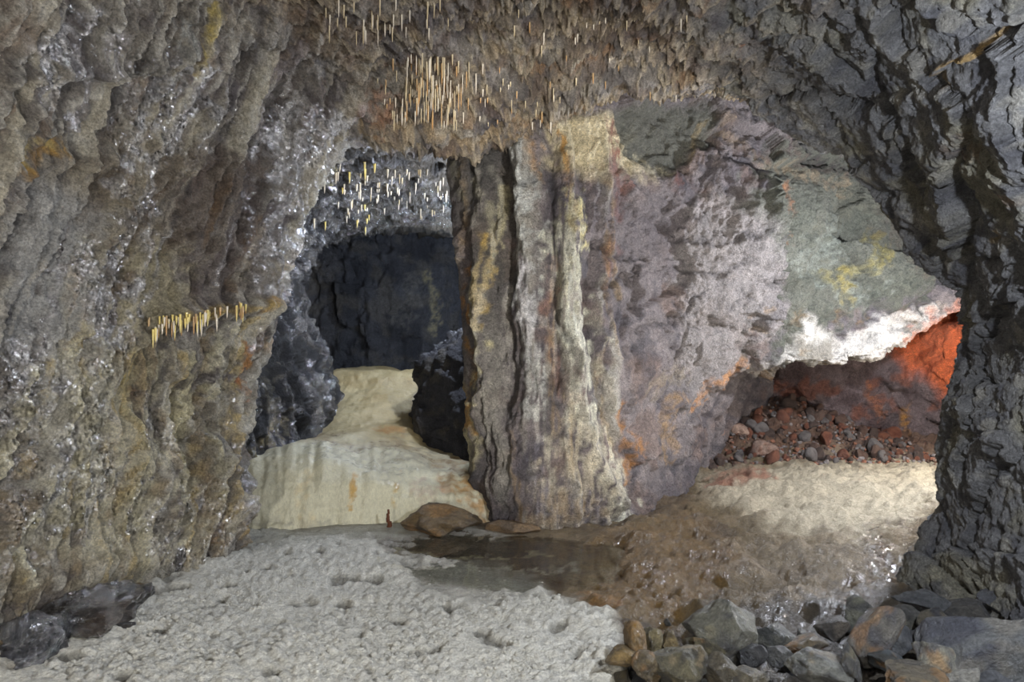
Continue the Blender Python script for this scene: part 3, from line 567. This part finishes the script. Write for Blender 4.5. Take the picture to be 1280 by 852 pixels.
for k_ in range(9):
    x = 480+k_*26; st([(x, 712+4*math.sin(k_)), (x+22, 715+3*math.cos(k_*2))], 3.5, (214,208,188), .8, h=.012)
st([(730,745),(760,760)], 10, (150,106,50), .7)
P = np.stack([X, Y, X*0], 1)
# popcorn crust relief
_, e = facet(P+fbm(P, 6, 2, 320)[:, None]*.03, 14, 321); f_, e_ = facet(P, 30, 322)
crust = sst(-.25, .25, fbm(P, 1.6, 3, 323)+.25*sst(5.2, 3.6, Y)+.1)
H = H+white*(1-pool)*(crust*(np.clip(e, 0, .5)*.034+np.clip(e_, 0, .5)*.02+fbm(P, 22, 3, 324)*.011)+fbm(P, 2.5, 4, 325)*.02+.012)-pool*.02+FF.h
pits = sst(.32, .5, fbm(P, 5, 2, 330))*white; H -= pits*.03; FF.col += (lin((120,116,104))-FF.col)*(pits*.7)[:, None]
H = H*(1-sst(.3, .9, pool))+(-.012+H*.2)*sst(.3, .9, pool)
rub = sst(8.3, 8.9, Y)*sst(1.4, 2.0, X); fr, er = facet(P, 9, 340, .8, .5); H += rub*(fr*.05+fbm(P, 12, 3, 341)*.04)
FF.col += (lin((98,70,56))-FF.col)*(rub*.85)[:, None]
VF = np.stack([X, Y, H], 1); SURF['floor'] = (VF, project(VF))
R, K = YY.shape
fl_o = struct(mesh_np('floor', VF, grid_quads(R, K), M_floor, np.clip(FF.col, .004, .9), np.clip(FF.wet, 0, 1.2)), 'uneven cave floor, white calcite crust left and brown mud right', 'floor')
# ------------------------------------------------------------------ things
def tag(o, label, cat, group=None, kind=None):
    o['label'] = label; o['category'] = cat
    if group: o['group'] = group
    if kind: o['kind'] = kind
    return o
# shallow pool water
def plain(name, col, rough, trans=0., ior=1.33):
    m = bpy.data.materials.new(name); m.use_nodes = True; b = m.node_tree.nodes['Principled BSDF']
    b.inputs['Base Color'].default_value = (*col, 1); b.inputs['Roughness'].default_value = rough; b.inputs['Transmission Weight'].default_value = trans; b.inputs['IOR'].default_value = ior
    return m
M_water = plain('pool_water', (.93, .95, .9), .02, 1.)
ring_ = [(455,676),(500,664),(560,660),(640,668),(720,674),(800,686),(812,712),(770,732),(700,742),(620,738),(540,726),(490,706)]
import bmesh
bm = bmesh.new(); vs = []
for k in range(72):
    t = k/72*len(ring_); i = int(t); f = t-i; a = ring_[i]; b = ring_[(i+1) % len(ring_)]
    x, y = a[0]+(b[0]-a[0])*f, a[1]+(b[1]-a[1])*f; d = (CZ+.002)*F/(y-CY); p = at(x, y, d); vs.append(bm.verts.new((p[0], p[1], -.002)))
f_ = bm.faces.new(vs); bm.normal_update()
if f_.normal.z < 0: bmesh.ops.reverse_faces(bm, faces=[f_])
me = bpy.data.meshes.new('pool_water'); bm.to_mesh(me); me.materials.append(M_water)
o = bpy.data.objects.new('pool_water', me); C.objects.link(o); tag(o, 'shallow brown puddle in front of the flowstone and pillar foot', 'water')

# flowstone cascade
fc = [  # columns left to right; rows front foot -> top of the slope
 [(262,700,5.75),(262,668,6.0),(268,620,6.15),(275,575,6.4),(290,558,7.0),(330,550,7.8),(370,520,8.6),(400,490,9.4),(410,470,10.2),(410,466,13)],
 [(312,700,5.65),(312,662,5.9),(314,610,6.05),(316,572,6.35),(335,556,7.0),(365,545,7.8),(398,520,8.6),(415,488,9.3),(420,464,9.9),(425,463,13)],
 [(370,700,5.6),(370,661,5.85),(372,600,6.0),(378,562,6.35),(392,549,7.0),(410,541,7.7),(428,516,8.5),(438,486,9.2),(440,463,9.8),(445,461,13)],
 [(430,700,5.6),(430,658,5.85),(432,602,6.0),(436,568,6.4),(446,553,7.0),(452,541,7.6),(458,515,8.4),(464,486,9.1),(468,463,9.8),(470,461,13)],
 [(490,700,5.6),(490,659,5.85),(490,610,6.0),(492,578,6.4),(496,562,7.0),(498,545,7.6),(500,518,8.4),(500,488,9.1),(500,465,9.8),(500,462,13)],
 [(545,700,5.6),(545,662,5.85),(545,618,6.0),(545,590,6.4),(544,573,7.0),(542,553,7.6),(540,524,8.4),(534,490,9.1),(528,466,9.8),(525,463,13)],
 [(585,700,5.6),(588,668,5.85),(590,625,6.05),(590,598,6.4),(588,582,7.0),(584,565,7.6),(575,535,8.4),(565,500,9.1),(560,470,9.8),(560,466,13)],
 [(640,700,5.75),(640,670,6.0),(640,640,6.2),(640,610,6.5),(640,590,7.1),(640,572,7.7),(630,540,8.4),(620,505,9.1),(610,475,9.8),(610,470,13)]]
fc = [[c[r] for c in fc] for r in range(10)]
def f_flow(Fd, V0, px, py):
    Fd.tone((190,182,150), 2.5, -.1, .4, 401, .5); Fd.tone((150,120,72), 2.2, .12, .5, 402, .6)
    front = 1-sst(3.3, 4.2, Fd.krow); st = Fd.stroke
    Fd.col += (lin((158,140,96))-Fd.col)*(sst(4.3, 5.2, Fd.krow)*.75)[:, None]; Fd.poly([(395,545),(420,470),(470,465),(440,540)], (200,188,150), .6, soft=10)
    Fd.col += (lin((224,220,192))-Fd.col)*(front*.8)[:, None]
    st([(442,590),(441,625)], 5, (196,150,60), .8); st([(492,600),(490,622)], 5, (206,170,90), .7); st([(555,600),(580,620),(600,650)], 24, (178,130,66), .75); st([(570,585),(600,610)], 14, (170,126,66), .6)
    st([(400,545),(470,560),(540,572)], 6, (120,92,52), .6); st([(470,540),(500,545)], 8, (150,100,40), .6); st([(520,610),(560,640)], 14, (196,170,150), .5)
    st([(380,600),(386,650)], 10, (222,204,160), .6); Fd.stroke([(300,655),(400,652),(480,656)], 8, (170,166,148), .6)
    Fd.wet[:] = .35; st([(400,560),(450,568),(500,588)], 20, None, wet=1.1); st([(500,560),(560,590)], 18, (150,138,110), .5, wet=.8)
    rip = fbm(np.stack([V0[:, 0]*2, (V0[:, 1]+V0[:, 2]*1.3)*9, V0[:, 0]*0], 1), 1, 3, 410); fl = fbm(np.stack([px*.07, py*.008, px*0], 1), 1, 3, 411)
    return fbm(V0, 1.6, 3, 412)*.07+rip*.02*(1-front*.4)+fl*.035*front+fbm(V0, 16, 2, 413)*.008
fo = patch('flowstone', fc, (196,184,150), M_flow, '', f_flow)
tag(fo, 'cream flowstone cascade sloping up into the left tunnel', 'flowstone')

# stones ------------------------------------------------------------
def ico(sub):
    bm = bmesh.new(); bmesh.ops.create_icosphere(bm, subdivisions=sub, radius=1); V = np.array([v.co[:] for v in bm.verts]); Q = np.array([[v.index for v in f.verts] for f in bm.faces]); bm.free(); return V, Q
ICO = {k: ico(k) for k in (2, 3, 4, 5)}
def stone_shape(seed, sub, cuts=15, lo=.5, hi=.88, nz=.04):
    r = np.random.default_rng(seed); V, Q = ICO[sub]; V = V.copy()
    for _ in range(cuts):
        n = r.normal(size=3); n /= np.linalg.norm(n); d = r.uniform(lo, hi); s = V@n
        V = np.where((s > d)[:, None], V-(s-d)[:, None]*n*.96, V)
    nn = V/np.linalg.norm(V, axis=1, keepdims=True); V = V+nn*(fbm(V+seed, 1.7, 3, seed % 50)*nz*2.2+(facet(V+seed, 2.6, seed % 40)[0]*nz*.9 if sub > 2 else 0))[:, None]
    V /= np.abs(V).max(0); return V, Q
def stone(name, seed, sub, base, c2, c3=None, wet=.25, size=(1, 1, 1), sparkle=False, **kw):
    base = [v*.86 for v in base]; c2 = [v*.8 for v in c2]
    V, Q = stone_shape(seed, sub, **kw); V = V*np.array(size); sc = 1.2/max(size)
    col = np.tile(lin(base), (len(V), 1)); m = sst(-.1, .35, fbm(V, sc*1.4, 4, seed % 37))*.8; col += (lin(c2)-col)*m[:, None]
    if c3 is not None: m = sst(.1, .4, fbm(V+3, sc*1.2, 4, seed % 31+3))*.7; col += (lin(c3)-col)*m[:, None]*.6
    if sparkle: V = V+(V/np.linalg.norm(V, axis=1, keepdims=True))*(facet(V+seed, 9, 3, .5, .3)[0]*.05+fbm(V, 14, 3, 8)*.02)[:, None]
    return mesh_np(name, V, Q, M_dark if sparkle else M_stone, np.clip(col, .004, .9), np.full(len(V), wet), smooth=True)
G_ = (98,98,94); G2 = (62,62,66); OL = (112,104,78); TN = (134,118,90); OC = (150,108,52)
big = [ # px,py,d,w,h, rot, base,c2,c3,label
 (905,786,3.85,88,84,10,(104,102,88),(72,72,74),OL,'largest rounded boulder standing up at the left of the rubble pile, glossy right edge'),
 (1238,812,3.25,150,92,-8,(104,106,106),(70,72,84),(122,116,104),'broad pale grey boulder in the bottom right corner'),
 (1020,832,3.3,72,52,5,(118,118,110),(84,84,82),TN,'speckled light grey stone at the bottom of the rubble, middle'),
 (1091,793,3.5,46,80,38,(108,104,96),(80,80,86),OC,'tilted slab-shaped stone with an ochre tip, middle of the pile'),
 (1074,772,3.75,40,44,30,(98,98,86),(66,66,68),None,'olive grey upright stone just behind the tilted slab'),
 (1063,834,3.25,24,56,-12,(84,82,74),(58,58,60),OL,'narrow standing stone beside the speckled grey stone'),
 (1128,770,3.75,52,30,-4,(88,86,76),(62,62,62),None,'flat brownish stone right of the upright olive stone'),
 (1152,754,3.9,66,34,12,(82,84,86),(56,58,62),None,'dark flat slab at the foot of the right wall'),
 (1252,757,3.75,60,34,10,(78,80,84),(54,56,60),None,'dark wedge stone against the right wall above the corner boulder'),
 (1205,762,3.9,60,26,5,(76,74,70),(54,54,56),None,'low dark stone between the flat slab and the wedge stone'),
 (1167,780,3.55,44,34,-10,(90,84,70),(50,54,66),None,'bluish brown stone above the pale split stones'),
 (1152,800,3.45,38,34,20,(64,68,74),(46,48,52),None,'dark blue grey stone under the bluish brown one'),
 (1119,800,3.4,40,44,-30,(86,88,90),(58,60,66),None,'leaning grey stone right of the tilted slab'),
 (1112,828,3.25,52,28,14,(76,84,88),(56,54,48),OC,'wedge stone with rusty top in the gap below the tilted slab'),
 (1168,826,3.2,48,56,-35,(132,130,116),(92,92,96),OC,'pale split stone left of the corner boulder'),
 (1194,844,3.1,50,28,-35,(136,134,126),(96,96,98),None,'small pale stone beneath the split stone'),
 (1140,850,3.05,90,30,4,(108,100,84),(80,78,74),OC,'wide tan stone cut by the bottom edge, right of centre pile'),
 (882,810,3.55,52,34,-6,(98,90,64),(66,62,52),OC,'ochre-flecked stone leaning on the big upright boulder'),
 (850,830,3.35,66,46,-14,(98,92,70),(66,64,58),TN,'angular olive stone at the left of the pile'),
 (905,838,3.25,46,38,0,(84,76,58),(58,54,46),None,'brown stone below the big upright boulder'),
 (968,797,3.6,50,28,12,(82,82,74),(52,54,54),None,'flat grey stone right of the big upright boulder'),
 (975,822,3.4,34,24,20,(70,70,66),(48,48,48),None,'small dark stone left of the speckled grey stone'),
 (1005,806,3.5,56,24,-6,(94,84,66),(64,62,58),OC,'brown slab behind the speckled grey stone'),
 (793,802,3.55,26,56,-14,(140,106,52),(104,84,48),TN,'ochre upright stone at the left end of the pile'),
 (816,800,3.6,28,34,22,(134,122,88),(92,84,60),None,'tan pointed stone beside the ochre upright one'),
 (838,803,3.6,26,30,-10,(122,106,72),(80,70,50),None,'tan stone with wet top left of the boulder'),
 (780,822,3.4,50,26,10,(136,112,68),(94,80,54),None,'low tan stone at the edge of the white crust'),
 (812,834,3.3,44,34,30,(100,86,58),(66,60,48),OC,'rusty brown stone left of the angular olive stone'),
 (940,818,3.4,34,28,15,(60,60,60),(40,40,42),None,'black wet stone in the gap right of the brown stone'),
 (928,798,3.6,26,24,-12,(78,78,78),(52,54,58),None,'small grey stone at the wet foot of the boulder'),
 (1040,786,3.75,42,28,-14,(78,72,64),(52,50,48),None,'brown stone left of the upright olive stone'),
 (1240,848,2.95,60,26,0,(86,88,92),(62,64,68),None,'dark stone below the corner boulder at the frame bottom'),
 (935,848,3.1,50,26,0,(94,86,66),(64,60,52),None,'tan stone at the bottom edge under the boulder'),
]
import mathutils
def rest(o, px_, py_, d, w, h, rot, seed):
    o.location = at(px_, py_, d); o.rotation_euler = (random.uniform(-.12, .12), math.radians(rot), random.uniform(-.3, .3))
for i, (x, y, d, w, h, rot, b, c2, c3, lb) in enumerate(big):
    d0 = d; sx, sz = w*d/F/2*1.12, h*d/F/2*1.12; sy = (sx+sz)/2*(1.05 if w < 100 else .8)
    o = stone('boulder' if w > 80 and h > 60 else 'stone', 100+i*7, 5 if w > 65 else 4, b, c2, c3, .45, (sx, sy, sz), lo=.52, hi=.9, nz=.05, cuts=15)
    d = 1.42*F/(y+.34*h-CY); k_ = d/d0; o.scale = (k_, k_, k_)
    rest(o, x, y, d, w, h, rot, i); tag(o, lb, 'boulder' if w > 80 and h > 60 else 'stone', 'rubble pile at the lower right')
# other single stones
def one(name, seed, x, y, d, w, h, rot, b, c2, c3, lb, wet=.4, sy=None, sub=4, cat='stone', group=None, **kw):
    sx, sz = w*d/F/2, h*d/F/2; o = stone(name, seed, sub, b, c2, c3, wet, (sx, sy or (sx+sz)/2, sz), **kw); rest(o, x, y, d, w, h, rot, seed); return tag(o, lb, cat, group)
one('boulder', 901, 555, 650, 5.75, 112, 44, 4, (122,100,66), (84,76,66), OC, 'low brown boulder at the puddle edge in front of the flowstone', .5, sub=5, cat='boulder', nz=.07)
one('stone', 902, 640, 662, 5.7, 74, 22, 2, (140,112,76), (104,84,60), None, 'flat tan rock at the left foot of the pillar', .4)
0 and one('boulder', 911, 562, 492, 7.75, 78, 132, -14, (70,72,80), (44,46,52), None, 'dark slate boulder beside the tunnel slope, left of the pillar', .5, sub=5, cat='boulder', sy=.5)
one('boulder', 904, 108, 768, 3.72, 140, 58, -14, (58,52,46), (34,32,32), (88,70,48), 'black broken rock under the foot of the left wall', .9, sub=5, cat='boulder', sy=.28, nz=.09, sparkle=True)
one('boulder', 905, 15, 835, 3.35, 150, 104, -18, (80,80,88), (50,50,58), None, 'glittering dark rock in the bottom left corner', 1., sub=5, cat='boulder', sy=.3, nz=.09, sparkle=True)
one('stone', 906, 154, 783, 3.7, 34, 14, -14, (58,54,50), (40,38,38), None, 'thin dark slab lying at the edge of the white crust', .6)
one('stone', 907, 172, 745, 4.0, 50, 26, -20, (60,54,48), (36,34,34), None, 'small black rock at the right end of the broken black ledge', .8, nz=.08)
one('boulder', 908, 330, 610, 6.0, 40, 90, 8, (96,84,70), (60,54,52), None, 'dark wet rock rib between left wall and flowstone', .9, sub=4, cat='boulder', nz=.08) if False else None
# small infill stones of the foreground pile (shared meshes)
hue = ('olive grey', 'bluish grey', 'tan', 'near black')
base_s = [stone('stone', 500+i, 3, [(84,82,74),(70,70,72),(104,94,70),(60,58,56)][i % 4], [(58,58,60),(50,50,54),(76,68,52),(42,42,44)][i % 4], None, .5, (1, .9, .7), nz=.06, cuts=12) for i in range(8)]
used = [False]*8
def scatter(shapes, flags, loc, s, label, cat, group, j):
    label = label % hue[j % 4]
    o = shapes[j]
    if flags[j]: o = o.copy(); C.objects.link(o)
    flags[j] = True; o.location = loc; o.scale = (s, s, s); o.rotation_euler = (random.uniform(0, 6), random.uniform(0, 6), random.uniform(0, 6))
    return tag(o, label, cat, group)
n = 0
while n < 110:
    x, y = random.uniform(775, 1290), random.uniform(775, 868)
    if y < 850-(x-775)*.25 and x < 900: 
        if random.random() < .75: continue
    if x > 930 and y < 795 and x < 1040: continue
    p = surf('floor', x, y); s = random.uniform(.022, .055)
    scatter(base_s, used, (p[0], p[1], p[2]+s*.35), s, 'small %s stone wedged between the boulders of the lower right rubble pile', 'stone', 'small stones of the lower right rubble pile', n % 8); n += 1
# chamber rubble
hue = ('brown', 'pale mauve grey', 'rust red', 'dark umber')
cs = [stone('rubble_stone', 600+i, 3 if i < 4 else 2, [(112,88,74),(130,122,116),(136,84,60),(92,74,64)][i % 4], [(96,62,46),(96,86,84),(112,58,38),(76,58,50)][i % 4], None, .3, (1, .9, .7), nz=.05, cuts=12) for i in range(8)]
cu = [False]*8
one('rubble_stone', 701, 955, 562, 8.55, 40, 30, -12, (150,124,108), (124,78,56), None, 'largest brown block low on the chamber rubble slope', .2)
one('rubble_stone', 702, 963, 583, 8.35, 44, 16, -4, (120,92,74), (92,68,58), None, 'flat block at the foot of the chamber rubble, under the largest one', .2)
one('rubble_stone', 703, 926, 540, 9.0, 30, 22, 10, (170,140,120), (120,80,60), None, 'pale pinkish stone on the left of the chamber rubble', .2)
one('rubble_stone', 704, 890, 543, 8.8, 34, 14, -20, (190,160,140), (150,90,64), None, 'long pale stone by the red glow at the chamber left', .2)
one('rubble_stone', 705, 951, 537, 9.2, 20, 18, 0, (200,184,150), (150,134,104), None, 'cream stone at the top of the chamber rubble', .2)
one('rubble_stone', 706, 1001, 560, 8.9, 20, 14, -15, (190,92,48), (160,76,40), None, 'bright rust stone in the middle of the chamber rubble', .2)
one('rubble_stone', 707, 1102, 566, 8.9, 26, 20, 10, (144,88,66), (110,66,52), None, 'rounded rust boulder at the right of the chamber rubble', .2)
one('rubble_stone', 708, 925, 580, 8.4, 30, 16, 14, (130,100,80), (96,70,56), None, 'brown stone at the left foot of the chamber rubble', .2)
n = 0
while n < 290:
    X_, Y_ = random.uniform(1.9, 5.0), random.uniform(8.25, 9.9)
    x = CX+X_/Y_*F
    if x < 858 or x > 1180: continue
    hh = float(hfloor(np.array([X_]), np.array([Y_]))[0]); s = random.choice((.03, .035, .04, .05, .06, .08, .11))*random.uniform(.8, 1.15)
    scatter(cs, cu, (X_, Y_, hh+s*.45), s, 'loose %s stone on the rubble slope of the low chamber', 'stone', 'rubble on the chamber slope', n % 8); n += 1
# calcite popcorn lumps on the crust (uncountable)
V2, Q2 = ICO[2]; Vl = []; Ql = []; k = 0
lump = V2*np.array([1, 1, .6])
for i in range(2600):
    x = rng.uniform(60, 790); y = 700+150*rng.beta(2.0, 1.3)
    if x < 150+(852-y)*1.2-90 or x > 770-(852-y)*.5: continue
    if noise(np.array([[x*.012, y*.03, 3.]]), 5)[0] < .0: continue
    if 470 < x < 700 and y < 752 and rng.random() < .8: continue
    d = CZ*F/(y-CY); X_ = (x-CX)/F*d; s = rng.uniform(.005, .013)*(2.2 if rng.random() < .05 else 1)
    i0 = np.argmin((VF[:, 0]-X_)**2+(VF[:, 1]-d)**2) if i % 1 == 0 else 0
    Vl.append(lump*s*rng.uniform(.8, 1.25, 3)+VF[i0]-[0, 0, s*.15]); Ql.append(Q2+k); k += len(V2)
Vl = np.concatenate(Vl); Ql = np.concatenate(Ql); cl = np.tile(lin((228,225,212)), (len(Vl), 1))
tag(mesh_np('calcite_lumps', Vl, Ql, M_floor, cl, np.full(len(Vl), .2)), 'white calcite popcorn lumps scattered over the pale floor crust', 'calcite', kind='stuff')

V2b, _ = stone_shape(77, 2, nz=.04); Vl = []; Ql = []; k = 0
for i in range(1500):
    X_, Y_ = rng.uniform(1.8, 5.0), 8.22+1.7*rng.beta(1, 1.3); x = CX+X_/Y_*F
    if x < 850 or x > 1190: continue
    s = rng.uniform(.012, .032); hh = VF[np.argmin((VF[:, 0]-X_)**2+(VF[:, 1]-Y_)**2), 2]; a = rng.uniform(0, 6.28); ca, sa = math.cos(a), math.sin(a)
    q = V2b*s*rng.uniform(.6, 1.3, 3); q = np.stack([q[:, 0]*ca-q[:, 1]*sa, q[:, 0]*sa+q[:, 1]*ca, q[:, 2]], 1)
    Vl.append(q+[X_, Y_, hh+s*.3]); Ql.append(Q2+k); k += len(V2)
Vl = np.concatenate(Vl); Ql = np.concatenate(Ql); cl = np.repeat(np.array([lin(c) for c in ((104,80,66), (120,112,108), (86,66,56), (128,84,62))])[rng.integers(0, 4, len(Vl)//len(V2))], len(V2), 0)
tag(mesh_np('chamber_gravel', Vl, Ql, M_stone, cl, np.full(len(Vl), .3)), 'fine brown gravel between the stones of the chamber rubble slope', 'gravel', kind='stuff')

# stalactites: parts of ceiling, left wall and tunnel ----------------
def straw_mesh(seed, c, tip):
    r = np.random.default_rng(seed); segs = 6; lv = 6; V = []; col = []
    for j in range(lv):
        t = j/(lv-1); rad = (1-t)**.6*.9+.12*(t < 1)+.05*r.uniform(-1, 1)*(t < .9)
        for a in range(segs): V.append((rad*math.cos(a/segs*6.283)*.5, rad*math.sin(a/segs*6.283)*.5, .12-t*1.12)); col.append(lin(c)*(1-t)+lin(tip)*t)
    Q = [[j*segs+a, (j+1)*segs+a, (j+1)*segs+(a+1) % segs, j*segs+(a+1) % segs] for j in range(lv-1) for a in range(segs)]
    o = mesh_np('stalactite', np.array(V), np.array(Q), M_straw, np.array(col), np.full(len(V), .8)); return o
sm = [straw_mesh(i, c, t) for i, (c, t) in enumerate([((190,176,146),(200,178,136)), ((200,190,168),(214,200,180)), ((176,150,110),(190,140,84)), ((214,192,110),(220,200,130))])]
sused = [False]*4
def straw(host, sname, x, y, L, wd, j, parent_name=None):
    o = sm[j]
    if sused[j]: o = o.copy(); C.objects.link(o)
    sused[j] = True; p = surf(sname, x, y); o.location = (p[0], p[1]-.01, p[2]+.01); o.scale = (wd, wd, L); o.rotation_euler = (0, 0, random.uniform(0, 6)); o.parent = host
rr = random.Random(3)
for k in range(110): straw(SH['ceiling'], 'shell', rr.gauss(540, 22), rr.uniform(72, 148), rr.uniform(.05, .16), rr.uniform(.009, .016), rr.choice((0, 0, 1, 2)))
for k in range(60): straw(SH['ceiling'], 'shell', rr.uniform(470, 690), rr.uniform(100, 158), rr.uniform(.03, .09), rr.uniform(.008, .014), rr.choice((0, 1, 2)))
for k in range(30): straw(SH['ceiling'], 'shell', rr.uniform(600, 860), rr.uniform(15, 125), rr.uniform(.03, .08), rr.uniform(.008, .014), rr.choice((0, 1, 2)))
for k in range(34): straw(SH['ceiling'], 'shell', rr.uniform(405, 560), rr.uniform(0, 45), rr.uniform(.05, .12), rr.uniform(.008, .013), rr.choice((0, 1)))
for k in range(60):
    x = rr.uniform(185, 312); straw(SH['wall_left'], 'shell', x, 408-(x-185)*.18+rr.uniform(-9, 10), rr.uniform(.04, .12), rr.uniform(.011, .02), rr.choice((3, 3, 1, 2)))
for k in range(80):
    x = rr.uniform(425, 565); straw(wt, 'wall_tunnel', x, rr.uniform(215, 275), rr.uniform(.04, .10), rr.uniform(.014, .028), rr.choice((0, 1, 1)))
for k in range(24):
    x = rr.uniform(380, 470); straw(wt, 'wall_tunnel', x, rr.uniform(200, 290), rr.uniform(.05, .12), rr.uniform(.016, .03), rr.choice((1, 3)))
# rusty stub by the puddle
bm = bmesh.new()
for i in range(5):
    r_ = bmesh.ops.create_cone(bm, cap_ends=True, segments=8, radius1=.022-.003*i, radius2=.02-.003*i, depth=.035)
    bmesh.ops.translate(bm, verts=r_['verts'], vec=(.006*math.sin(i*2), 0, .017+i*.032))
me = bpy.data.meshes.new('rusty_stub'); bm.to_mesh(me); bm.free(); me.materials.append(plain('rust', (.10, .035, .015), .7))
o = bpy.data.objects.new('rusty_stub', me); C.objects.link(o); o.location = at(487, 662, 5.72); o.rotation_euler = (0, -.1, 0); tag(o, 'short rusty brown stub standing in the puddle beside the brown boulder', 'metal stub')
